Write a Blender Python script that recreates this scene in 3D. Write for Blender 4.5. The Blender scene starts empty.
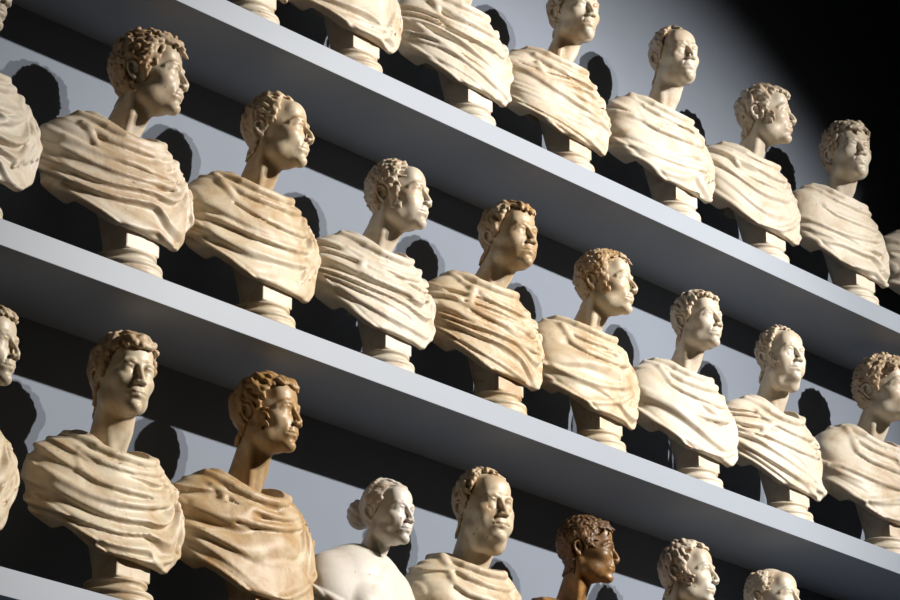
import bpy, math, random
import numpy as np
from mathutils import Vector, Matrix

# ------------------------------------------------------------------ camera, world, lights, exposure
scn = bpy.context.scene
COL = scn.collection
F_PX, YAW, PITCH = 3100.0, 0.8375525, 0.3710334
CAM_Z = 1.6
Z0 = CAM_Z + 4.0642788                     # top of the upper shelf above the floor
GAP = 0.93                                 # shelf spacing
SHELF_D, SHELF_T = 0.3626, 0.074
SHELF_Z = {'A': Z0, 'B': Z0 - GAP, 'C': Z0 - 2 * GAP}

cam_d = bpy.data.cameras.new('camera')
cam = bpy.data.objects.new('camera', cam_d); COL.objects.link(cam)
cam_d.sensor_width = 36.0
cam_d.lens = F_PX / 900.0 * 36.0
cam_d.clip_start, cam_d.clip_end = 0.1, 100
fwd = Vector((math.sin(YAW) * math.cos(PITCH), math.cos(YAW) * math.cos(PITCH), math.sin(PITCH)))
cam.location = (-6.0, -6.2317558, CAM_Z)
cam.rotation_euler = fwd.to_track_quat('-Z', 'Y').to_euler()
scn.camera = cam

world = bpy.data.worlds.new('world'); scn.world = world
world.use_nodes = True
bg = world.node_tree.nodes['Background']
bg.inputs[0].default_value = (0.55, 0.6, 0.7, 1); bg.inputs[1].default_value = 0.002

def spot(name, loc, aim, power, size, blend, radius, color):
    d = bpy.data.lights.new(name, 'SPOT')
    d.energy = power; d.spot_size = math.radians(size); d.spot_blend = blend
    d.shadow_soft_size = radius; d.color = color
    o = bpy.data.objects.new(name, d); COL.objects.link(o)
    o.location = loc
    o.rotation_euler = (Vector(aim) - Vector(loc)).to_track_quat('-Z', 'Y').to_euler()
    return o
spot('gallery_spotlight', (4.3, -6.6, Z0 + 1.98), (1.35, 0, Z0 - 1.35), 3300, 41, 0.6, 0.06, (1.0, 0.945, 0.87))
spot('gallery_spotlight', (3.4, -6.8, Z0 + 2.08), (0.3, 0, Z0 - 1.3), 1900, 38, 0.6, 0.06, (1.0, 0.945, 0.87))

vs = scn.view_settings
vs.view_transform = 'Standard'; vs.look = 'None'; vs.gamma = 1.0; vs.use_curve_mapping = False
vs.exposure = 0.0

# ------------------------------------------------------------------ materials
def new_mat(name):
    m = bpy.data.materials.new(name); m.use_nodes = True
    nt = m.node_tree
    return m, nt, nt.nodes, nt.links, nt.nodes['Principled BSDF']

def paint_mat(name, col, rough, var=0.06, scale=6.0):
    m, nt, N, L, P = new_mat(name)
    tc = N.new('ShaderNodeTexCoord')
    no = N.new('ShaderNodeTexNoise'); no.inputs['Scale'].default_value = scale; no.inputs['Detail'].default_value = 5
    L.new(tc.outputs['Object'], no.inputs['Vector'])
    mr = N.new('ShaderNodeMapRange'); mr.inputs['To Min'].default_value = 1 - var; mr.inputs['To Max'].default_value = 1 + var
    L.new(no.outputs['Fac'], mr.inputs['Value'])
    mx = N.new('ShaderNodeMix'); mx.data_type = 'RGBA'; mx.blend_type = 'MULTIPLY'; mx.inputs[0].default_value = 1
    mx.inputs[6].default_value = (*col, 1)
    L.new(mr.outputs[0], mx.inputs[7]); L.new(mx.outputs[2], P.inputs['Base Color'])
    P.inputs['Roughness'].default_value = rough
    n2 = N.new('ShaderNodeTexNoise'); n2.inputs['Scale'].default_value = 180
    L.new(tc.outputs['Object'], n2.inputs['Vector'])
    b = N.new('ShaderNodeBump'); b.inputs['Strength'].default_value = 0.05; b.inputs['Distance'].default_value = 0.002
    L.new(n2.outputs['Fac'], b.inputs['Height']); L.new(b.outputs[0], P.inputs['Normal'])
    return m

M_WALL = paint_mat('painted_wall', (0.165, 0.195, 0.25), 0.75)
M_SHELF = paint_mat('painted_shelf', (0.255, 0.29, 0.35), 0.55, 0.04)
M_BOUNCE_CUT = paint_mat('dark_bounce_cut', (0.03, 0.03, 0.033), 0.9)  # near-black, for the added sheets that cut bounce off the shelf tops
M_FLOOR = paint_mat('dark_floor', (0.10, 0.085, 0.07), 0.5)

def plaster_mat(name, base, stain, amount, seed, rough=0.5, scale=9.0):
    """aged plaster: base colour with ochre patina in patches, fine specks, fine relief"""
    m, nt, N, L, P = new_mat(name)
    tc = N.new('ShaderNodeTexCoord')
    mp = N.new('ShaderNodeMapping'); mp.inputs['Location'].default_value = (seed * 3.17, seed * 1.91, seed * 0.77)
    L.new(tc.outputs['Object'], mp.inputs['Vector'])
    n1 = N.new('ShaderNodeTexNoise'); n1.inputs['Scale'].default_value = scale; n1.inputs['Detail'].default_value = 6
    n1.inputs['Roughness'].default_value = 0.62; n1.inputs['Distortion'].default_value = 0.6
    L.new(mp.outputs[0], n1.inputs['Vector'])
    r1 = N.new('ShaderNodeValToRGB')
    r1.color_ramp.elements[0].position = 0.53 - 0.22 * amount; r1.color_ramp.elements[0].color = (0, 0, 0, 1)
    r1.color_ramp.elements[1].position = 0.76 - 0.22 * amount; r1.color_ramp.elements[1].color = (1, 1, 1, 1)
    L.new(n1.outputs['Fac'], r1.inputs['Fac'])
    sc = N.new('ShaderNodeMath'); sc.operation = 'MULTIPLY'; sc.inputs[1].default_value = 0.35 + 0.55 * amount
    L.new(r1.outputs[0], sc.inputs[0])
    mx = N.new('ShaderNodeMix'); mx.data_type = 'RGBA'
    mx.inputs[6].default_value = (*base, 1); mx.inputs[7].default_value = (*stain, 1)
    L.new(sc.outputs[0], mx.inputs[0])
    # dark specks
    n2 = N.new('ShaderNodeTexNoise'); n2.inputs['Scale'].default_value = 55; n2.inputs['Detail'].default_value = 2
    L.new(mp.outputs[0], n2.inputs['Vector'])
    r2 = N.new('ShaderNodeValToRGB')
    r2.color_ramp.elements[0].position = 0.70; r2.color_ramp.elements[0].color = (0, 0, 0, 1)
    r2.color_ramp.elements[1].position = 0.78; r2.color_ramp.elements[1].color = (0.7, 0.7, 0.7, 1)
    L.new(n2.outputs['Fac'], r2.inputs['Fac'])
    mx2 = N.new('ShaderNodeMix'); mx2.data_type = 'RGBA'
    mx2.inputs[7].default_value = (stain[0] * 0.45, stain[1] * 0.4, stain[2] * 0.4, 1)
    L.new(mx.outputs[2], mx2.inputs[6]); L.new(r2.outputs[0], mx2.inputs[0])
    L.new(mx2.outputs[2], P.inputs['Base Color'])
    P.inputs['Roughness'].default_value = rough
    P.inputs['Subsurface Weight'].default_value = 0.3; P.inputs['Subsurface Radius'].default_value = (1.0, 0.42, 0.16); P.inputs['Subsurface Scale'].default_value = 0.010
    n3 = N.new('ShaderNodeTexNoise'); n3.inputs['Scale'].default_value = 70; n3.inputs['Detail'].default_value = 4
    L.new(mp.outputs[0], n3.inputs['Vector'])
    b = N.new('ShaderNodeBump'); b.inputs['Strength'].default_value = 0.16; b.inputs['Distance'].default_value = 0.004
    L.new(n3.outputs['Fac'], b.inputs['Height']); L.new(b.outputs[0], P.inputs['Normal'])
    return m

# ------------------------------------------------------------------ mesh helpers
def mesh_obj(name, verts, faces, mat, parent=None, smooth=True):
    """verts (n,3) array, faces (m,4) or (m,3) array -> one mesh object"""
    verts = np.asarray(verts, np.float32); faces = np.asarray(faces, np.int32)
    me = bpy.data.meshes.new(name)
    n, k = faces.shape
    me.vertices.add(len(verts)); me.vertices.foreach_set('co', verts.ravel())
    me.loops.add(n * k); me.loops.foreach_set('vertex_index', faces.ravel())
    me.polygons.add(n)
    me.polygons.foreach_set('loop_start', np.arange(0, n * k, k, dtype=np.int32))
    me.polygons.foreach_set('use_smooth', np.full(n, smooth))
    me.update(calc_edges=True)
    me.materials.append(mat)
    o = bpy.data.objects.new(name, me); COL.objects.link(o)
    if parent is not None: o.parent = parent
    return o

def box_arrays(x0, x1, y0, y1, z0, z1, bev=0.0):
    """box with chamfered edges as arrays of triangles/quads through bmesh"""
    import bmesh
    bm = bmesh.new()
    bmesh.ops.create_cube(bm, size=1.0)
    for v in bm.verts:
        v.co = ((x0 + x1) / 2 + v.co.x * (x1 - x0), (y0 + y1) / 2 + v.co.y * (y1 - y0), (z0 + z1) / 2 + v.co.z * (z1 - z0))
    if bev:
        bmesh.ops.bevel(bm, geom=bm.edges[:], offset=bev, segments=2, affect='EDGES', profile=0.6)
    bmesh.ops.triangulate(bm, faces=bm.faces[:])
    bm.verts.index_update()
    V = np.array([v.co[:] for v in bm.verts]); Fc = np.array([[v.index for v in f.verts] for f in bm.faces])
    bm.free()
    return V, Fc

def box(name, x0, x1, y0, y1, z0, z1, mat, parent=None, bev=0.0):
    V, Fc = box_arrays(x0, x1, y0, y1, z0, z1, bev)
    return mesh_obj(name, V, Fc, mat, parent, smooth=False)

def lathe(profile, n=40, cx=0, cy=0, sy=1.0):
    prof = np.array(profile, float)
    a = np.linspace(0, 2 * np.pi, n, endpoint=False)
    V = np.stack([cx + prof[:, 0][:, None] * np.cos(a), cy + sy * prof[:, 0][:, None] * np.sin(a),
                  np.repeat(prof[:, 1][:, None], n, 1)], -1).reshape(-1, 3)
    F = []
    for i in range(len(prof) - 1):
        for j in range(n):
            j2 = (j + 1) % n
            F.append((i * n + j, i * n + j2, (i + 1) * n + j2, (i + 1) * n + j))
    return V, np.array(F)

# ------------------------------------------------------------------ sculpting with distance fields
def smin(a, b, k):
    h = np.maximum(k - np.abs(a - b), 0) / k
    return np.minimum(a, b) - h * h * (k * 0.25)
def smax(a, b, k):
    h = np.maximum(k - np.abs(a - b), 0) / k
    return np.maximum(a, b) + h * h * (k * 0.25)

class Grid:
    def __init__(s, lo, hi, h):
        s.lo = np.array(lo, np.float32); s.h = h
        s.n = np.ceil((np.array(hi) - s.lo) / h).astype(int) + 1
        s.ax = [(s.lo[i] + h * np.arange(s.n[i])).astype(np.float32) for i in range(3)]
        s.X, s.Y, s.Z = s.ax[0][:, None, None], s.ax[1][None, :, None], s.ax[2][None, None, :]
        s.D = np.full(s.n, 9.0, np.float32)
    def sub(s, lo, hi):
        a = np.clip(np.floor((np.asarray(lo) - s.lo) / s.h).astype(int), 0, s.n)
        b = np.clip(np.ceil((np.asarray(hi) - s.lo) / s.h).astype(int) + 1, 0, s.n)
        return tuple(slice(int(a[i]), int(b[i])) for i in range(3))
    def ell(s, c, r, sl=None):
        """ellipsoid distance"""
        sl = sl or (slice(None),) * 3
        dx = s.ax[0][sl[0]][:, None, None] - np.float32(c[0]); dy = s.ax[1][sl[1]][None, :, None] - np.float32(c[1]); dz = s.ax[2][sl[2]][None, None, :] - np.float32(c[2])
        r = np.asarray(r, np.float32)
        k0 = np.sqrt((dx / r[0])**2 + (dy / r[1])**2 + (dz / r[2])**2)
        k1 = np.sqrt((dx / r[0]**2)**2 + (dy / r[1]**2)**2 + (dz / r[2]**2)**2) + np.float32(1e-6)
        return k0 * (k0 - 1) / k1
    def add_ell(s, c, r, k, sub=False, op='add'):
        """local stamp of an ellipsoid: add or cut"""
        m = k + 0.02
        sl = s.sub(np.asarray(c) - np.asarray(r) - m, np.asarray(c) + np.asarray(r) + m)
        d = s.ell(c, r, sl)
        if d.size == 0: return
        if op == 'add': s.D[sl] = smin(s.D[sl], d, k)
        else: s.D[sl] = smax(s.D[sl], -d, k)
    def caps(s, pts, rad, k, op='add', flat=None):
        """chain of tapered capsules blended as one stroke"""
        pts = np.asarray(pts, np.float32); rad = np.broadcast_to(np.asarray(rad, np.float32), (len(pts),))
        m = float(rad.max()) + k + s.h
        T = {}
        sl_all = s.sub(pts.min(0) - m, pts.max(0) + m)
        off = np.array([q.start for q in sl_all])
        shp = [q.stop - q.start for q in sl_all]
        if min(shp) <= 0: return
        tmp = np.full(shp, 9.0, np.float32)
        for i in range(len(pts) - 1):
            a, b = pts[i], pts[i + 1]
            mm = max(rad[i], rad[i + 1]) + k + s.h
            sl = s.sub(np.minimum(a, b) - mm, np.maximum(a, b) + mm)
            if any(q.stop <= q.start for q in sl): continue
            dx = s.ax[0][sl[0]][:, None, None] - a[0]; dy = s.ax[1][sl[1]][None, :, None] - a[1]; dz = s.ax[2][sl[2]][None, None, :] - a[2]
            ba = b - a; L2 = float(ba @ ba) + 1e-9
            t = np.clip((dx * ba[0] + dy * ba[1] + dz * ba[2]) / L2, 0, 1)
            d = np.sqrt((dx - t * ba[0])**2 + (dy - t * ba[1])**2 + (dz - t * ba[2])**2) - (rad[i] + t * (rad[i + 1] - rad[i]))
            ls = tuple(slice(sl[j].start - off[j], sl[j].stop - off[j]) for j in range(3))
            tmp[ls] = np.minimum(tmp[ls], d)
        if op == 'add': s.D[sl_all] = smin(s.D[sl_all], tmp, k)
        elif op == 'cut': s.D[sl_all] = smax(s.D[sl_all], -tmp, k)
    def sample(s, P, D=None):
        D = s.D if D is None else D
        g = (P - s.lo) / s.h
        g = np.clip(g, 0, s.n - 1.001); i = g.astype(int); f = (g - i).astype(np.float32)
        out = 0
        for a in (0, 1):
            for b in (0, 1):
                for c in (0, 1):
                    w = (f[:, 0] if a else 1 - f[:, 0]) * (f[:, 1] if b else 1 - f[:, 1]) * (f[:, 2] if c else 1 - f[:, 2])
                    out = out + w * D[i[:, 0] + a, i[:, 1] + b, i[:, 2] + c]
        return out
    def grad(s, P, D=None):
        e = s.h * 1.5
        g = np.stack([s.sample(P + np.eye(3)[j] * e, D) - s.sample(P - np.eye(3)[j] * e, D) for j in range(3)], -1)
        return g / (np.linalg.norm(g, axis=1, keepdims=True) + 1e-6)
    def project(s, P, off=0.0, D=None, it=6):
        P = np.array(P, float)
        for _ in range(it):
            d = s.sample(P, D) - off
            P = P - s.grad(P, D) * (d * 0.9)[:, None]
        return P
    def mesh(s):
        """surface nets"""
        D = s.D; S = D < 0
        c = [(i, j, k) for i in (0, 1) for j in (0, 1) for k in (0, 1)]
        nx, ny, nz = D.shape
        sm = np.zeros((nx - 1, ny - 1, nz - 1), np.int8)
        for i, j, k in c: sm += S[i:nx - 1 + i, j:ny - 1 + j, k:nz - 1 + k]
        act = np.argwhere((sm > 0) & (sm < 8))
        vid = np.full(sm.shape, -1, np.int32); vid[act[:, 0], act[:, 1], act[:, 2]] = np.arange(len(act))
        val = np.stack([D[act[:, 0] + i, act[:, 1] + j, act[:, 2] + k] for i, j, k in c], 1)
        acc = np.zeros((len(act), 3)); cnt = np.zeros(len(act))
        cc = np.array(c, float)
        for a in range(8):
            for b in range(a + 1, 8):
                if np.abs(cc[a] - cc[b]).sum() != 1: continue
                va, vb = val[:, a], val[:, b]
                cr = (va < 0) != (vb < 0)
                t = np.where(cr, va / np.where(cr, va - vb, 1), 0)
                acc += cr[:, None] * (cc[a] + t[:, None] * (cc[b] - cc[a])); cnt += cr
        V = s.lo + s.h * (act + acc / cnt[:, None])
        F = []
        for ax in range(3):
            lo = [slice(None)] * 3; hi = [slice(None)] * 3
            lo[ax] = slice(0, -1); hi[ax] = slice(1, None)
            A, B = S[tuple(lo)], S[tuple(hi)]
            e = np.argwhere(A != B)
            u, v = (ax + 1) % 3, (ax + 2) % 3
            e = e[(e[:, u] > 0) & (e[:, v] > 0) & (e[:, u] < D.shape[u] - 1) & (e[:, v] < D.shape[v] - 1)]
            ins = A[e[:, 0], e[:, 1], e[:, 2]]
            def cell(du, dv):
                q = e.copy(); q[:, u] += du; q[:, v] += dv
                return vid[q[:, 0], q[:, 1], q[:, 2]]
            q = np.stack([cell(-1, -1), cell(0, -1), cell(0, 0), cell(-1, 0)], 1)
            q[~ins] = q[~ins][:, ::-1]
            F.append(q)
        F = np.concatenate(F); F = F[(F >= 0).all(1)]
        return V, F

def drop_faces(V, F, keep):
    F = F[keep]
    used = np.unique(F); mp = np.full(len(V), -1, np.int32); mp[used] = np.arange(len(used))
    return V[used], mp[F]

def largest(V, F):
    """keep the biggest connected piece"""
    lab = np.arange(len(V))
    for _ in range(400):
        mn = lab[F].min(1); new = lab.copy()
        for c in range(F.shape[1]): np.minimum.at(new, F[:, c], mn)
        new = new[new]
        if (new == lab).all(): break
        lab = new
    top = np.bincount(lab).argmax()
    return drop_faces(V, F, lab[F[:, 0]] == top)

def rotm(yaw, pitch, roll):
    """head turn: yaw to the figure's left (+x), pitch up, roll sideways (degrees)"""
    return np.array(Matrix.Rotation(math.radians(yaw), 3, 'Z') @ Matrix.Rotation(math.radians(-pitch), 3, 'X') @ Matrix.Rotation(math.radians(roll), 3, 'Y'))

# hairlines: azimuth from the face (deg) -> lowest z of the hair, in head heights above the eyes
AZ = [0, 20, 35, 50, 66, 80, 95, 112, 140, 180]
LINES = {
    'full':   [.31, .33, .34, .25, .02, -.02, .07, -.12, -.30, -.33],
    'low':    [.29, .29, .29, .20, -.02, -.06, .05, -.14, -.34, -.38],
    'high':   [.35, .38, .40, .27, .05, -.02, .07, -.12, -.30, -.33],
    'recede': [.40, .47, .47, .32, .07, .00, .07, -.12, -.30, -.33],
    'bald':   [.9, .9, .9, .62, .22, .02, .08, -.12, -.30, -.33],
}

SHEAR = .22                                # shoulders set back from the foot of the bust
HOFF, HS = (0, -.10, -.13), .95            # head carried forward and low on the neck
def build_head(b, hv):
    """returns head mesh, hair mesh in head frame (unit = head height, eyes at z=0, face to -y)"""
    rnd = random.Random(b['seed']); nr = np.random.RandomState(b['seed'])
    R = rotm(*b['turn'])
    fat = b.get('fat', 0.0); jaw = b.get('jaw', 0.0); nose = b.get('nose', 0.0); brow = b.get('brow', 0.0); cut = b.get('chin', 0.0)
    fem = b.get('fem', False)
    g = Grid((-0.60, -0.66, -1.46), (0.60, 0.78, 0.58), hv)
    off = np.array(b.get('hoff', HOFF)); hs = b.get('hs', 1.0) * HS
    B = lambda x, y, z: R.T @ ((np.array((x, y + SHEAR, z)) - off - np.array((0, 0, .5 * (1 - hs)))) / hs)   # body point in the head frame
    nb = B(0, .12, -1.02); nt = np.array((0, .06, -.22))
    C0, CR = (0, .035, .125), (.290 + .01 * fat, .352, .355)
    cran = g.ell(C0, CR)
    D = cran
    D = smin(D, g.ell((0, -.13, -.10), (.245 + .03 * fat, .255, .34)), .10)
    D = smin(D, g.ell((0, -.125, -.285), (.200 + .035 * fat + .02 * jaw, .205 + .01 * fat, .185)), .09)
    g.D = D.astype(np.float32)
    add, cutl = (lambda c, r, k=.05: g.add_ell(c, r, k)), (lambda c, r, k=.05: g.add_ell(c, r, k, op='cut'))
    for sx in (-1, 1):
        add((sx * .155, -.22, -.115), (.10 + .02 * fat, .11, .085 + .02 * fat), .09)        # cheekbone
        add((sx * .19, -.06, -.31), (.075 + .05 * fat, .12, .09), .09)                      # jaw angle
        if fat: add((sx * .15, -.24, -.26), (.09 * fat + .02, .08, .09), .08)               # jowl
    add((0, -.30, -.43), (.095 + .02 * jaw, .075 + .012 * cut, .066), .07)                  # chin
    add((0, -.335, -.415), (.05, .05, .045), .05)
    add((0, -.335, -.255), (.12, .068, .09), .08)                                          # muzzle
    if fat > .5: g.caps([(-.12, -.08, -.46), (0, -.16, -.48), (.12, -.08, -.46)], .10 + .04 * fat, .08)
    # forehead and brow
    add((0, -.25, .20), (.21, .125, .16), .09)
    # eye sockets
    for sx in (-1, 1):
        cutl((sx * .125, -.44, -.005), (.095, .105, .058), .055)
        cutl((sx * .062, -.43, -.03), (.035, .07, .055), .05)
    for sx in (-1, 1):
        g.caps([(sx * .035, -.375, .055), (sx * .10, -.375, .078), (sx * .17, -.335, .072), (sx * .222, -.26, .02)], [.022, .03 + .006 * brow, .03, .02], .045)
        add((sx * .122, -.285, -.008), (.076, .073, .064), .012)                            # eyeball
        g.caps([(sx * .062, -.335, -.012), (sx * .095, -.365, .024), (sx * .135, -.363, .030), (sx * .175, -.335, .014), (sx * .20, -.30, -.018)], [.012, .017, .018, .017, .012], .014)
        g.caps([(sx * .066, -.335, -.026), (sx * .10, -.352, -.046), (sx * .14, -.348, -.050), (sx * .185, -.312, -.030)], [.010, .013, .013, .010], .018)
        g.caps([(sx * .075, -.375, -.085), (sx * .125, -.365, -.11), (sx * .18, -.32, -.085)], .006, .03, 'cut') if b.get('old') else None
    # nose
    nl = .012 * nose
    g.caps([(0, -.355, .085), (0, -.382, .01), (0, -.423 - nl * 1.4, -.075), (0, -.452 - nl, -.138), (0, -.446 - nl, -.160)], [.034, .026, .028, .031, .031], .035)
    for sx in (-1, 1):
        add((sx * .046, -.418, -.172), (.032, .044, .028), .025)
        g.caps([(sx * .024, -.44, -.206), (sx * .036, -.42, -.206)], .007, .012, 'cut')
        g.caps([(sx * .075, -.405, -.165), (sx * .098, -.375, -.22), (sx * .11, -.345, -.28)], [.004, .006, .003], .03, 'cut')
    # mouth
    g.caps([(-.112, -.338, -.282), (-.045, -.390, -.270), (0, -.398, -.274), (.045, -.390, -.270), (.112, -.338, -.282)], [.012, .023, .022, .023, .012], .022)
    g.caps([(-.092, -.342, -.306), (0, -.387, -.318), (.092, -.342, -.306)], [.012, .028, .012], .022)
    g.caps([(-.122, -.345, -.288), (-.06, -.400, -.289), (0, -.418, -.292), (.06, -.400, -.289), (.122, -.345, -.288)], [.005, .008, .009, .008, .005], .012, 'cut')
    cutl((0, -.43, -.362), (.07, .055, .020), .04)
    g.caps([(0, -.428, -.222), (0, -.425, -.252)], .010, .02, 'cut')
    # neck
    nw = .185 if fem else .212 + .03 * fat
    T = g.ell((0, 0, 0), (9, 9, 9)) * 0 + 9
    dn = Grid.__new__(Grid); dn.__dict__.update(g.__dict__); dn.D = T.astype(np.float32)
    mid = (nt * .45 + nb * .55)
    dn.caps([nt, mid, nb, nb + (nb - mid) * .4], [nw * 1.0, nw * .97, nw * 1.10, nw * 1.5], .10)
    for sx in (-1, 1):
        e = B(sx * .045, -.13, -1.0)
        a = np.array((sx * .20, .08, -.20))
        dn.caps([a, (a + e) / 2 + (sx * .02, -.02, 0), e], [.05, .055, .035], .07)
        cl = B(sx * .5, .02, -1.02)
        dn.caps([e, cl], [.05, .05], .08)
    # chest plate inside the neckline
    for px, py, pz, rr in ((0, .10, -1.30, .36), (-.28, .12, -1.28, .28), (.28, .12, -1.28, .28)):
        dn.caps([B(px, py, pz), B(px * 1.1, py, pz - .1)], [rr, rr], .15)
    g.D = smin(g.D, dn.D, .05)
    base = g.D.copy()                     # skin without the ears: hair follows it
    # ears
    for sx in (-1, 1):
        x = .268 + .012 * fat
        ex = lambda y, z, o=0.0: (sx * (x + o), y, z)
        g.caps([ex(.035, -.02, .0), ex(.055, .045, .03), ex(.10, .072, .045), ex(.145, .045, .05), ex(.15, -.02, .045), ex(.12, -.09, .03), ex(.075, -.13, .015)],
               [.017, .02, .02, .02, .019, .018, .022], .012)
        add(ex(.09, -.03, .0), (.03, .055, .085), .02)
        cutl(ex(.085, -.02, .035), (.022, .036, .05), .012)
        add(ex(.035, -.04, .005), (.02, .018, .025), .015)
    if b.get('beard'):
        pass
    hd = g.mesh()

    # ---------------------------------------------------------------- hair
    st = b['hair']
    h = Grid((-0.58, -0.66, -0.62), (0.58, 0.80 if st == 'bun' else 0.72, 0.68), hv)
    bs = np.full(h.n, 9.0, np.float32)
    # copy skin field into the hair grid (same spacing, shifted)
    Pg = None
    o = np.round((h.lo - g.lo) / hv).astype(int)
    a0 = np.maximum(0, -o); n1 = np.minimum(h.n, g.n - o)
    bs[a0[0]:n1[0], a0[1]:n1[1], a0[2]:n1[2]] = base[a0[0] + o[0]:n1[0] + o[0], a0[1] + o[1]:n1[1] + o[1], a0[2] + o[2]:n1[2] + o[2]]
    sh = np.array(h.lo - (g.lo + o * hv))         # sub-voxel shift is ignored in the copy (well under a voxel)
    ccap = h.ell(C0, tuple(np.array(CR) + .004))
    bs = np.where(bs > 8, ccap, bs)
    line = np.array(LINES[b['line']], float) + b.get('linedz', 0)
    def hl(P):
        phi = np.degrees(np.arctan2(np.abs(P[..., 0]), -(P[..., 1] - .06)))
        return np.interp(phi, AZ, line)
    phi = np.degrees(np.arctan2(np.abs(h.X), -(h.Y - .06))) + 0 * h.Z
    mask = (np.interp(phi[:, :, 0], AZ, line).astype(np.float32)[:, :, None] - h.Z)
    thick = b.get('thick', .012)
    h.D = smax(bs - thick, mask * .8, .03).astype(np.float32)
    if b['line'] == 'bald' or b.get('tonsure'):
        tz = b.get('tonsure', .36)
        h.D = smax(h.D, (h.Z - tz - .25 * np.maximum(h.Y - .1, 0)) * .8 + 0 * h.D, .03)
    n = b.get('locks', {'wave': 170, 'comb': 190, 'bun': 220, 'loose': 105, 'curl': 150, 'tight': 190}[st])
    i = np.arange(n * 3) + .5
    ph = np.arccos(1 - 2 * i / (n * 3)); th = np.pi * (1 + 5**.5) * i
    dirs = np.stack([np.cos(th) * np.sin(ph), np.sin(th) * np.sin(ph), np.cos(ph)], 1)
    P = np.array(C0) + dirs * np.array(CR) * 1.0
    P = P + nr.normal(0, .012, P.shape)
    low = P[:, 2] < .05
    P = h.project(P, .0, bs)
    ok = (P[:, 2] > hl(P) + .02)
    if b['line'] == 'bald' or b.get('tonsure'): ok &= P[:, 2] < b.get('tonsure', .36) + .25 * np.maximum(P[:, 1] - .1, 0)
    ok &= ~((np.abs(P[:, 0]) > .2) & (np.abs(P[:, 1] - .09) < .075) & (np.abs(P[:, 2] + .03) < .11))
    P = P[ok]
    if b.get('burns'):
        q = []
        for sx in (-1, 1):
            for _ in range(int(10 + 22 * b['burns'])):
                z = rnd.uniform(-.08 - .17 * b['burns'], .02)
                q.append((sx * .27, rnd.uniform(-.12, -.02) + (z * .12), z))
        P = np.concatenate([P, h.project(np.array(q), 0, bs)])
    kind = {'wave': (.25, 1.9, .031, .045), 'comb': (.28, .9, .028, .026), 'bun': (.30, .5, .030, .012),
            'loose': (.068, 0, .033, .095), 'curl': (.045, 0, .024, .055), 'tight': (.043, 0, .021, .060)}[st]
    ln, turn, rad, lift = kind
    rad *= b.get('lockr', 1.0); ln *= b.get('lockl', 1.0)
    m = len(P)
    nbn = 2 * int(10 + 22 * b['burns']) if b.get('burns') else 0
    whorl = np.array(b.get('whorl', (0.03, .30, .46)))
    nrm = h.grad(P, bs)
    if st == 'bun':
        dd = np.array((0, .42, .10)) - P
    else:
        dd = P - whorl
        dd[:, 1] -= b.get('fwd', .25) * (P[:, 2] > .1)
        dd[:, 2] -= .15
    dd -= nrm * (dd * nrm).sum(1)[:, None]; dd /= np.linalg.norm(dd, axis=1)[:, None] + 1e-6
    def rot(d, nn, a):
        c, s_ = np.cos(a)[:, None], np.sin(a)[:, None]
        return d * c + np.cross(nn, d) * s_
    dd = rot(dd, nrm, nr.normal(0, b.get('mess', .45), m))
    sgn = np.where(nr.rand(m) < .5, -1., 1.)
    top = np.clip((P[:, 2] + .10) / .40, .85 if turn == 0 else .6, 1)
    edge = np.clip((P[:, 2] - hl(P)) / .12 + .55, .55, 1)
    if nbn: top[m - nbn:] = .55; edge[m - nbn:] = .8
    if turn == 0:
        # snail curls: a lock wound up on itself, standing off the scalp
        K = 11
        big = nr.uniform(.7, 1.25, m) * (.5 + .5 * top)
        a0 = nr.uniform(0, 6.28, m)
        bb = np.cross(nrm, dd)
        for j in nr.permutation(m):
            t = np.linspace(0, 1, K)
            th = a0[j] + sgn[j] * t * 8.2
            R0 = ln * big[j] * (1.15 - .85 * t)
            lf = lift * (.15 + .85 * t) * top[j] * edge[j] * (.7 + .5 * nr.rand())
            pp = P[j] + R0[:, None] * (np.cos(th)[:, None] * dd[j] + np.sin(th)[:, None] * bb[j]) + nrm[j] * lf[:, None]
            h.caps(pp, np.maximum(rad * big[j] * (1.05 - .35 * t), hv * .95), .004)
            # tail of the lock
            if nr.rand() < .6 and j < m - nbn:
                q = P[j] + dd[j] * ln * 1.1 * big[j]
                h.caps([q + nrm[j] * lf[0], q + dd[j] * .05 + bb[j] * .02 * sgn[j] + nrm[j] * lf[0] * .6, q + dd[j] * .085 + bb[j] * .06 * sgn[j]], np.maximum([rad * .9, rad * .8, rad * .5], hv * .9), .004)
    else:
        tv = turn * nr.uniform(.5, 1.25, m) * sgn
        lv = ln * nr.uniform(.65, 1.2, m) * (.6 + .4 * edge)
        rv = rad * nr.uniform(.7, 1.25, m)
        if nbn: rv[m - nbn:] *= .7; lv[m - nbn:] *= .5
        K = 7
        path = [P]; Q = P.copy()
        free = b.get('fringe', .05)
        for s_ in range(K):
            t = (s_ + 1) / K
            Q0 = Q
            Q = Q + dd * (lv / K)[:, None]
            nrm = h.grad(Q, bs)
            Q = Q - nrm * (h.sample(Q, bs) - 0.004)[:, None]
            out = Q[:, 2] < hl(Q) - free * nr.uniform(.2, 1.3, m)
            if nbn: out[m - nbn:] = False
            Q = np.where(out[:, None], Q0 + (Q - Q0) * .12, Q)
            path.append(Q.copy())
            dd -= nrm * (dd * nrm).sum(1)[:, None]; dd /= np.linalg.norm(dd, axis=1)[:, None] + 1e-6
            dd = rot(dd, nrm, tv / K * np.cos(t * 4.0 + (sgn > 0) * .5) * 1.6 if st == 'wave' else tv / K)
        path = np.array(path)
        tt = np.linspace(0, 1, K + 1)
        prof = np.interp(tt, [0, .25, .6, 1], [.6, 1, .9, .4])
        lfp = np.interp(tt, [0, .4, .8, 1], [.0, 1, .8, .3])
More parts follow.
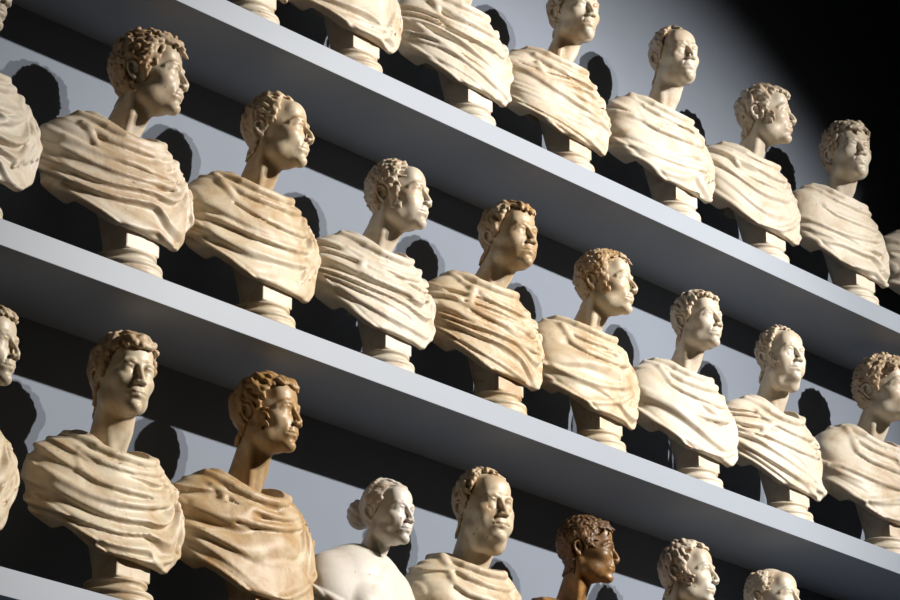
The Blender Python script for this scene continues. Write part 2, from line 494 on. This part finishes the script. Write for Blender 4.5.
        for j in nr.permutation(m):
            pp = path[:, j]
            nn = h.grad(pp, bs)
            lf = lift * lfp * top[j] * edge[j] * nr.uniform(.3, 1.2)
            h.caps(pp + nn * lf[:, None] + nn * (thick * .3), np.maximum(rv[j] * prof * (.65 + .35 * top[j]) * edge[j] ** .5, hv * .9), .004)
    if st == 'bun':
        # knot of twisted hair behind the head, plait over the crown
        for a in range(8):
            an = a / 8 * 2 * np.pi
            t = np.linspace(0, 1, 9)
            h.caps(np.stack([.15 * np.sin(an + t * 2.4) * np.sin(np.pi * t)**.5, .36 + .27 * t, .09 + .17 * np.cos(an + t * 2.4) * np.sin(np.pi * t)**.5], 1), .055, .008)
        h.add_ell((0, .50, .09), (.15, .13, .17), .03)
        for w in range(3):
            t = np.linspace(-1, 1, 18)
            h.caps(np.stack([.315 * np.sin(t * 1.5), .02 + .03 * np.sin(t * 22 + w * 2.1) + .10 * np.abs(t), .13 + .375 * np.cos(t * 1.45) + .02 * np.cos(t * 22 + w * 2.1)], 1), .030, .006)
        for sx in (-1, 1):
            for w in range(3):
                t = np.linspace(0, 1, 10)
                h.caps(np.stack([sx * (.27 + .035 * np.sin(t * 9 + w * 2)), -.12 + .22 * t + .02 * np.cos(t * 9 + w * 2), .16 - .22 * t + .1 * t * t], 1), .028, .01)
    for sx in (-1, 1): h.add_ell((sx * .31, .095, -.03), (.15, .085, .125), .02, op='cut')
    Vh, Fh = h.mesh()
    # leave out what is buried in the skull
    fc = Vh[Fh].mean(1)
    keep = h.sample(fc, bs) > -.02
    Vh, Fh = drop_faces(Vh, Fh, keep)
    return hd, (Vh, Fh), R

WZ = [-2.32, -2.24, -2.14, -1.96, -1.70, -1.54, -1.3, -1.0, -.7]
WX = [.34, .42, .54, .74, .92, .98, .98, .96, .92]
WZN = [-2.32, -2.25, -2.18, -2.10, -2.00, -1.90, -1.80, -1.70, -1.60, -1.4, -1.2, -1.0, -.7]
WXN = [.12, .22, .36, .52, .68, .81, .93, 1.02, 1.10, 1.14, 1.14, 1.14, 1.1]

def build_torso(b, hv):
    """draped chest in body frame (unit = head height, origin between the eyes)"""
    rnd = random.Random(b['seed'] * 7 + 1)
    st = b.get('drape', 'cowl')
    wide = b.get('wide', 1.0)
    g = Grid((-1.14 * wide, -.66, -2.30), (1.14 * wide, .58, -.56), hv)
    D = g.ell((0, .03, -1.28), (.82 * wide, .47, .70))
    for sx in (-1, 1):
        D = smin(D, g.ell((sx * .66 * wide, .07, -1.33), (.37, .33, .47)), .16)
    # straight hanging lower part: elliptic cylinder, leaning back a little towards the foot
    yc = .05 + .05 * np.clip(-1.3 - g.Z, 0, 1)
    rx, ry = .99 * wide, .47
    k0 = np.sqrt((g.X / rx) ** 2 + ((g.Y - yc) / ry) ** 2); k1 = np.sqrt((g.X / rx ** 2) ** 2 + ((g.Y - yc) / ry ** 2) ** 2) + 1e-6
    D = smin(D, smax(k0 * (k0 - 1) / k1, g.Z + 1.38, .25), .14)
    g.D = D.astype(np.float32)
    for sx in (-1, 1):
        g.caps([(sx * .10, .16, -.84), (sx * .40, .15, -.95), (sx * .66 * wide, .12, -1.10)], [.20, .21, .24], .14)
    smooth_body = g.D.copy()
    prj = lambda P, off=0.0: g.project(np.array(P), off, smooth_body)
    dr = lambda a, b_: rnd.uniform(a, b_)

    def fold(a0, a1, rho0, rho1, z0, z1, dip, skew, rad, n=15, sink=.25, k=.05, groove=True, pw=1.0):
        a = np.linspace(math.radians(a0), math.radians(a1), n)
        t = np.linspace(0, 1, n)
        ts = t ** skew
        rho = rho0 + (rho1 - rho0) * t
        z = z0 + (z1 - z0) * t - dip * (np.sin(np.pi * ts) ** pw) + .012 * np.sin(t * 9 + dr(0, 6))
        P = np.stack([1.05 * wide * rho * np.sin(a), .10 - (.56 * np.cos(a)) * (.35 + .65 * rho), z], 1)
        P = prj(P)
        nn = g.grad(P, smooth_body)
        rr = rad * np.interp(t, [0, .12, .5, .88, 1], [.6, .95, 1.05, .9, .5])
        if groove:
            Pg = P.copy(); Pg[:, 2] -= rad * 1.25
            Pg = prj(Pg, .012)
            g.caps(Pg, np.maximum(rr * .42, .02), rad * .8, 'cut')
        g.caps(P - nn * (rr * sink)[:, None] + nn * .012, rr, k)

    if st != 'bare':
        # neck opening, lower in front
        od, ow = b.get('open', (.0, 1.0))
        g.add_ell((0.02, -.03, -.74), (.40 * ow, .43, .39 + od), .04, op='cut')
    FAM = {   # fold families: upper and lower guide line as (z at right arm, z at left arm, sag), folds, skew
        'cowl':  ((-.82, -.84, .26), (-1.50, -1.32, .82), 5.2, .92),
        'sweep': ((-.84, -.82, .28), (-1.86, -1.12, .62), 5.4, 1.12),
        'diag':  ((-.80, -1.02, .22), (-1.12, -2.05, .36), 5.8, 1.05),
    }
    if st in FAM:
        (r0, l0, s0), (r1, l1, s1), nfold, skew = FAM[st]
        nfold = b.get('nf', nfold + dr(-1.2, .6)); skew = skew + dr(-.08, .08)
        p = [dr(0, 6.28) for _ in range(10)]
        A = np.arctan2(g.X / (1.0 * wide), -(g.Y - .16) * 1.55)          # azimuth round the body, 0 in front
        t = np.clip((A + 2.2) / 4.4, 0, 1)
        sg = np.sin(np.pi * t ** skew)
        zs = r0 + (l0 - r0) * t - s0 * sg
        ze = r1 + (l1 - r1) * t - s1 * sg
        wob = .05 * np.sin(1.6 * A + p[0] + 1.2 * g.Z) + .015 * np.sin(4.5 * A + 2.7 * g.Z + p[1])
        u = (zs - g.Z + wob * .8) / (zs - ze)
        phase = nfold * u + .6 * np.sin(1.3 * A + p[2] + 2.2 * u) + .12 * np.sin(3.6 * A - 3 * u + p[3])
        phase = phase + .32 * np.sin(1.9 * phase + p[7]) + .35 * np.sin(2.4 * g.X + 1.7 * g.Z + p[9])
        # on the far side the folds fan out of the left shoulder
        fx, fz = (.70 * wide, -.98) if st != 'diag' else (.62 * wide, -1.12)
        fan = np.arctan2(g.X - fx - .02, -(g.Z - fz) + .0 * g.X)
        wf = np.clip((A - .15) / .8, 0, 1) * np.clip((-1.0 - g.Z) / .25, 0, 1) * (.9 if st != 'diag' else .5)
        phase = phase * (1 - wf) + wf * (3.4 + fan * b.get('fan', 4.2) + .35 * np.sin(3.0 * g.Z + p[1]))
        f = (phase * .8) % 1.0
        q1 = np.clip(f / .76, 0, 1); q2 = np.clip((f - .76) / .24, 0, 1)
        rid = q1 * q1 * (3 - 2 * q1) * (1 - q2 * q2 * (3 - 2 * q2))          # slow swell, sharp tuck underneath
        rid2 = np.abs(np.sin(np.pi * phase * 1.0 + 1.2 * np.sin(1.4 * A + p[4]))) ** .9
        amp = (.085 * np.clip(.55 + .55 * np.sin(1.6 * A + 2.6 * u + p[5]) * np.cos(.9 * A - 3.1 * u + p[8]) + .25 * np.sin(3 * u + p[9]), .08, 1) * (.7 + .3 * np.clip((A + 1.75) / .8, 0, 1))) * np.clip((u + .12) / .15, 0, 1) * np.clip((1.55 - u) / .6, .12, 1)
        amp2 = .026 * (.5 + .5 * np.sin(1.5 * A - 6.0 * u + p[6])) * np.clip((u + .1) / .15, 0, 1) * np.clip((1.4 - u) / .4, .0, 1)
        amp = amp * np.clip(np.sqrt((g.X - fx) ** 2 + (g.Z - fz) ** 2) / .35, .25, 1)
        g.D = (g.D - amp * (rid - .4) - amp2 * (rid2 - .5)).astype(np.float32)
        # rolled edge of the cloth round the neck, then the hanging folds below it
        od = b.get('open', (0, 1))[0]
        fold(-165, 150, .40, .42, -.75, -.78, .24 + od, .95, .050, sink=.2, k=.04)
        dz = .10 if st == 'diag' else 0
        for i in range(2):
            fold(-150 + 14 * i + dr(-6, 6), 142 - 16 * i + dr(-6, 6), .46 + .10 * i, .48 + .09 * i, -.77 - .05 * i, -.82 - .06 * i - dz * (i + 1), .33 + od + .13 * i + dr(-.03, .03), .92 + dr(-.08, .12),
                 dr(.036, .058), sink=dr(.1, .35), k=.04)
        # a few strong folds over the field
        for i in range(b.get('rolls', 2)):
            c = dr(.12, 1.05)
            fold(-118 + dr(-10, 30), 112 - dr(-5, 50), .75 + .25 * c, .75 + .25 * c, r0 + (r1 - r0) * c, l0 + (l1 - l0) * c, s0 + (s1 - s0) * c, skew, dr(.030, .046), sink=.15, k=.04, groove=False)
    if st == 'diag':
        for i in range(3):
            fold(28 + 10 * i, 104 - 4 * i, .85, .75, -1.45 + .12 * i, -.92 - .05 * i, .02, 1, .04, n=10, k=.03)
    if st == 'sweep':
        for i in range(3):
            fold(22 + 13 * i, 62 + 11 * i, .95, .9, -1.95 + .12 * i, -1.05, .05, 1, .036, n=10, k=.03)
    if st == 'bare':
        for sx in (-1, 1):
            g.add_ell((sx * .30, -.34, -1.62), (.24, .14, .24), .12)
        for i in range(4):
            fold(-115 + 4 * i, -40 + 10 * i, 1.0, 1.0, -1.05 - .1 * i, -1.75 - .05 * i, .04, 1, .04, n=10, k=.03)
            fold(115 - 4 * i, 40 - 10 * i, 1.0, 1.0, -1.05 - .1 * i, -1.75 - .05 * i, .04, 1, .04, n=10, k=.03)
        fold(-60, 60, 1.0, 1.0, -1.78, -1.78, .06, 1, .05)
    # fine rumples
    ph = [dr(0, 6) for _ in range(6)]
    amp = .004 if st != 'bare' else .0
    if amp:
        g.D -= amp * (np.sin(9 * g.X + 5 * g.Z + ph[0]) * np.sin(11 * g.Z - 4 * g.X + ph[1]) + .6 * np.sin(17 * g.Z + 8 * g.X + ph[2]) * np.sin(13 * g.X - 6 * g.Y + ph[3]))
    # cut outline of the bust: rounded shoulders running down to a narrow foot
    tl = b.get('tail', 0.0)
    w = np.interp(g.ax[2] - tl, WZ, np.array(WX) * wide).astype(np.float32)[None, None, :]
    wn = np.interp(g.ax[2] - tl, WZN, np.array(WXN) * wide).astype(np.float32)[None, None, :]
    w = np.where(g.X < 0, wn, w)
    bulge = .018 * np.sin(7 * g.Z + ph[4]) + .012 * np.sin(15 * g.Z + ph[5])
    cutx = (np.abs(g.X) - w - bulge * np.sign(g.X)) * .72 + 0 * g.Y
    g.D = g.D + .012 * np.exp(-((cutx + .075) / .018) ** 2) * (g.Z < -1.0) - .005 * np.clip(1 - np.abs(cutx + .03) / .04, 0, 1) * (g.Z < -1.0)   # rim along the cut
    g.D = smax(g.D, cutx, .03)
    back = np.interp(g.ax[2], [-2.3, -2.1, -1.9, -1.7, -1.5, -1.1, -.6], [-.14, -.08, .06, .20, .30, .36, .44]).astype(np.float32)[None, None, :]
    g.D = smax(g.D, (g.Y - back) * .95 + 0 * g.X, .03)
    g.D = smax(g.D, (-2.15 + tl - .06 * g.X - g.Z) + 0 * g.D, .04).astype(np.float32)
    # hollow underneath: the lower part is a shell
    g.D = smax(g.D, -np.maximum(np.maximum(np.minimum(smooth_body + .085, .02 - g.Y), np.abs(g.X) - .80 * wide), g.Z + 1.16), .02).astype(np.float32)
    V, F = largest(*g.mesh())
    V[:, 1] += SHEAR * np.clip((V[:, 2] + 2.24) / 1.1, 0, 1)
    return V, F

SOCLE = [(.0, 0), (.36, 0), (.372, .012), (.372, .075), (.36, .09), (.345, .095), (.362, .11), (.368, .135), (.362, .16), (.335, .178),
         (.30, .19), (.285, .21), (.280, .235), (.292, .255), (.305, .262), (.305, .285), (.29, .295), (.255, .30), (.225, .33), (.205, .45), (.20, .62), (.19, .85), (.18, 1.1), (.17, 1.56), (.0, 1.56)]

def make_bust(b):
    s = b['s']; TOT = 3.12
    root = bpy.data.objects.new(b.get('name', 'plaster_bust'), None); COL.objects.link(root)
    root.empty_display_size = 0.1
    root.location = (b['x'], b.get('y', -.245), SHELF_Z[b['row']] + .003)
    root.rotation_euler = (0, 0, math.radians(b.get('body', 0)))
    root['label'] = b['label']; root['category'] = 'bust'; root['group'] = {'A': 'busts on the upper shelf', 'B': 'busts on the middle shelf', 'C': 'busts on the lower shelf'}[b['row']]
    eye = TOT - .5
    base = np.array(b.get('base', (.61, .54, .435))); stain = np.array(b.get('stain', (.34, .19, .06)))
    am = b.get('patina', .4)
    hb = base * (1 - .45 * b.get('hairtint', .5)) + stain * .45 * b.get('hairtint', .5)
    mb = plaster_mat('plaster', base, stain, am, b['seed'])
    mf = plaster_mat('plaster_face', base * .97 + stain * .03, stain, am * b.get('facep', 1.0), b['seed'] + 3, 0.45)
    mh = plaster_mat('plaster_hair', hb, stain, min(1, am + .15), b['seed'] + 5)
    hs = b.get('hs', 1.0) * HS
    (Vd, Fd), (Vh, Fh), R = build_head(b, b.get('hv', .0165))
    piv = np.array((0, .10, -.55))
    def place(V):
        V = (V * hs) @ R.T                       # head frame -> body frame about the eye point
        V = V + np.array(b.get('hoff', HOFF))
        V[:, 2] += .5 * (1 - hs)
        return (V + (0, 0, eye)) * s
    mesh_obj('head', place(Vd), Fd, mf, root)
    mesh_obj('hair', place(Vh), Fh, mh, root)
    Vt, Ft = build_torso(b, b.get('tv', .0185))
    mesh_obj('torso' if b.get('drape') == 'bare' else 'drapery', (Vt + (0, 0, eye)) * s, Ft, mb, root)
    Vs, Fs = lathe(SOCLE, 36, 0, .0, 1.0)
    Vs = Vs * (b.get('basew', 1.08), b.get('basew', 1.08), 1)
    Vs[:, 1] += .30 * np.clip((Vs[:, 2] - .34) / .9, 0, 1.2)
    soc = mesh_obj('socle', Vs * s, Fs, mb, root)
    Vb, Fb = box_arrays(-.235, .235, -.27, .10, .295, .62, .018)
    mesh_obj('tablet', Vb * s, Fb, mb, root, smooth=False)
    return root

# ------------------------------------------------------------------ the setting
def structure(o): o['kind'] = 'structure'; return o
structure(box('wall_back', -9, 12, 0, 0.25, 0, Z0 + 4.2, M_WALL))
structure(box('floor', -9, 12, -12, 0.25, -0.2, 0, M_FLOOR))
for k, what in (('A', 'upper'), ('B', 'middle'), ('C', 'lower')):
    o = box('display_shelf', -8.5, 11.5, -SHELF_D, 0, SHELF_Z[k] - SHELF_T, SHELF_Z[k], M_SHELF, bev=.0015)
    bounce_cut = box('added_bounce_cut', -8.5, 11.5, -SHELF_D + .012, -.001, SHELF_Z[k], SHELF_Z[k] + .003, M_BOUNCE_CUT, o)  # added unseen dark sheet, keeps bounced light off the shelf undersides
    o['label'] = {'A': 'long grey painted shelf board carrying the topmost row of busts',
                  'B': 'long grey painted shelf board between the other two, carrying the middle row',
                  'C': 'long grey painted shelf board carrying the lowest row of busts'}[k]
    o['category'] = 'shelf'; o['group'] = 'display shelves on the wall'

# ------------------------------------------------------------------ the busts
WHITE = dict(base=(.62, .56, .465)); CREAM = dict(base=(.61, .525, .39)); OCHRE = dict(base=(.57, .46, .31))
BUSTS = [
 # ---- upper shelf
 dict(row='A', x=-.257, s=.250, seed=11, wide=.80, turn=(10, 0, 0), hair='wave', line='full', drape='cowl', patina=.35, label='bust of which only the round socle shows, at the start of the upper shelf'),
 dict(row='A', x=.190, s=.250, seed=12, wide=.90, turn=(10, 0, 0), hair='wave', line='full', drape='sweep', patina=.4, label='headless-looking draped bust with broad smooth folds beside the lone socle, upper shelf'),
 dict(row='A', x=.717, s=.250, seed=13, wide=.95, turn=(25, 0, 0), hair='wave', line='full', drape='diag', patina=.2, label='white bust with deep looping folds and only its chin showing, upper shelf', **WHITE),
 dict(row='A', x=1.217, s=.240, seed=14, hoff=(0.102, -.10, -0.102), turn=(-12, 0, 0), hs=1.02, hair='wave', line='high', drape='diag', fem=True, patina=.5, label='smooth-faced bust on the upper shelf wrapped in a diagonal cloth, short hair swept aside'),
 dict(row='A', x=1.780, s=.252, seed=15, open=(0.05, 1.05), hoff=(0.020, -.10, -0.124), turn=(-15, 2, -3), hs=.97, hair='comb', line='recede', drape='sweep', patina=.3, brow=1, nose=.6, old=1, label='balding man bust with tall forehead and deep-set eyes on the upper shelf', **WHITE),
 dict(row='A', x=2.293, s=.247, seed=16, open=(0.06, 1.05), hoff=(0.064, -.10, -0.236), turn=(28, 3, 0), hair='wave', line='full', burns=.5, drape='cowl', patina=.15, nose=.8, label='white man bust in profile with sideburns and narrow folds on the upper shelf', **WHITE),
 dict(row='A', x=2.841, s=.252, seed=17, hoff=(-0.065, -.10, -0.210), turn=(-22, 4, 0), hair='loose', line='low', thick=.03, drape='sweep', patina=.2, fem=True, label='white youthful bust on the upper shelf with thick curls over the brow', **WHITE),
 dict(row='A', x=3.416, s=.250, seed=18, turn=(0, 0, 0), hair='wave', line='full', drape='cowl', patina=.2, label='white bust past the curly youth on the upper shelf, only its shoulder showing', **WHITE),
 # ---- middle shelf
 dict(row='B', x=-1.268, s=.260, seed=21, hoff=(-.15, -.10, -.12), turn=(27, 0, 0), hair='wave', line='full', drape='sweep', patina=.2, label='bust at the start of the middle shelf, its face turned away in profile', **WHITE),
 dict(row='B', x=-0.695, s=.262, seed=22, open=(0.07, 1.05), wide=.95, hoff=(0.132, -.10, -0.217), turn=(32, 0, 0), hair='loose', line='low', drape='cowl', patina=.45, hairtint=1.0, nose=.3, label='middle shelf bust with large brown-stained curls and a pale face in profile'),
 dict(row='B', x=-0.169, s=.254, seed=23, wide=.95, hoff=(0.079, -.10, -0.154), turn=(26, 2, 0), hair='wave', lockr=.78, locks=240, thick=.016, line='recede', drape='sweep', patina=.55, hairtint=.5, nose=1.2, cheek=0, label='gaunt ochre man bust on the middle shelf with receding combed hair and hooked nose', **CREAM),
 dict(row='B', x=0.345, s=.242, seed=24, open=(0.09, 1.05), hoff=(0.136, -.10, -0.176), wide=.94, turn=(20, 2, 0), hs=1.03, hair='tight', line='recede', burns=1.0, drape='diag', patina=.25, old=1, fat=.4, label='man bust on the middle shelf with bald front and long curly side whiskers', **WHITE),
 dict(row='B', x=0.855, s=.251, seed=25, hoff=(0.163, -.10, -0.194), wide=.94, turn=(-2, 2, 0), hair='wave', line='full', drape='diag', patina=.7, hairtint=.8, fat=.3, label='tan-stained bust on the middle shelf with round young face and short tousled hair', **CREAM),
 dict(row='B', x=1.347, s=.245, seed=26, hoff=(0.115, -.10, -0.194), wide=.94, turn=(22, 2, 0), hair='tight', line='full', burns=.7, drape='sweep', patina=.5, hairtint=.8, nose=.9, label='bust on the middle shelf with cropped tawny curls, sideburns and a long straight nose', **CREAM),
 dict(row='B', x=1.863, s=.241, seed=27, hoff=(0.041, -.10, -0.146), turn=(-2, 4, 0), hs=.96, hair='wave', lockr=.78, locks=240, thick=.016, line='full', drape='cowl', patina=.12, label='clean white bust on the middle shelf with hair combed flat over the forehead', **WHITE),
 dict(row='B', x=2.371, s=.244, seed=28, open=(0.1, 1.05), hoff=(-0.082, -.10, -0.160), turn=(-12, 2, 0), hs=.96, hair='wave', lockr=.78, locks=240, thick=.016, line='recede', burns=.4, drape='diag', patina=.25, fat=.6, old=1, label='stout white man bust on the middle shelf with thin hair and a high bare forehead', **WHITE),
 dict(row='B', x=2.968, s=.266, seed=29, open=(0.05, 1.05), hoff=(0.048, -.10, -0.202), turn=(2, 2, 0), hair='loose', line='low', drape='sweep', patina=.3, hairtint=.9, label='large bust on the middle shelf with brownish curls piled over a white face', **WHITE),
 # ---- lower shelf
 dict(row='C', x=-1.255, s=.242, seed=31, wide=.93, hoff=(.24, -.10, -.16), turn=(20, 0, 0), hair='wave', line='full', drape='sweep', patina=.3, nose=.8, label='bust at the start of the lower shelf, long-nosed face in profile', **CREAM),
 dict(row='C', x=-0.683, s=.258, seed=32, open=(0.06, 1.05), hoff=(-0.104, -.10, -0.143), wide=.94, turn=(-12, 0, 3), hair='wave', line='low', lockl=1.2, lockr=1.35, thick=.035, locks=120, drape='cowl', patina=.45, hairtint=.8, label='lower shelf bust with swept wavy hair and a wide pale cloak', **CREAM),
 dict(row='C', x=-0.169, s=.266, seed=33, open=(0.07, 1.05), hoff=(0.009, -.10, -0.117), wide=.94, turn=(18, 1, 0), hs=.96, hair='wave', line='full', burns=.6, drape='cowl', patina=.8, hairtint=1.0, label='man bust on the lower shelf with upswept hair and the most brown-stained cloak', **OCHRE),
 dict(row='C', x=0.315, s=.205, seed=34, hoff=(0.153, -.10, -0.152), turn=(5, 0, 0), hs=1.06, hair='bun', line='full', drape='bare', fem=True, patina=.1, hairtint=.1, label='white woman bust on the lower shelf with hair tied in a bun and bare shoulders', base=(.64, .60, .54)),
 dict(row='C', x=0.790, s=.249, seed=35, hoff=(-0.079, -.10, -0.142), wide=.9, turn=(-12, 0, 0), hs=1.04, hair='wave', lockr=.78, locks=240, thick=.016, line='recede', drape='cowl', patina=.5, fat=.8, jaw=1, old=1, hairtint=.5, label='heavy-faced balding man bust on the lower shelf with a thick plain cloak', **CREAM),
 dict(row='C', x=1.255, s=.228, seed=36, wide=.9, hoff=(0.032, -.10, -0.03), turn=(36, 0, 0), hair='tight', line='low', lockr=1.15, lockl=1.15, thick=.03, drape='cowl', patina=.7, hairtint=1.0, nose=.5, label='dark brown bust on the lower shelf with dense tight curls, the only dark one', base=(.36, .19, .06), stain=(.07, .035, .015)),
 dict(row='C', x=1.753, s=.248, seed=37, hoff=(0.092, -.10, -0.138), wide=.86, turn=(18, 2, 0), hs=.95, hair='wave', line='high', burns=.5, drape='sweep', patina=.2, nose=.9, label='lower shelf bust with tufted brushed-up hair between the dark bust and the bald one', **WHITE),
 dict(row='C', x=2.235, s=.250, seed=38, hoff=(0.038, -.10, -0.098), wide=.86, turn=(8, 2, 0), hs=.95, hair='curl', line='bald', drape='cowl', patina=.2, label='bald white bust on the lower shelf with curls only around the ears', **WHITE),
]
for b in BUSTS:
    make_bust(b)
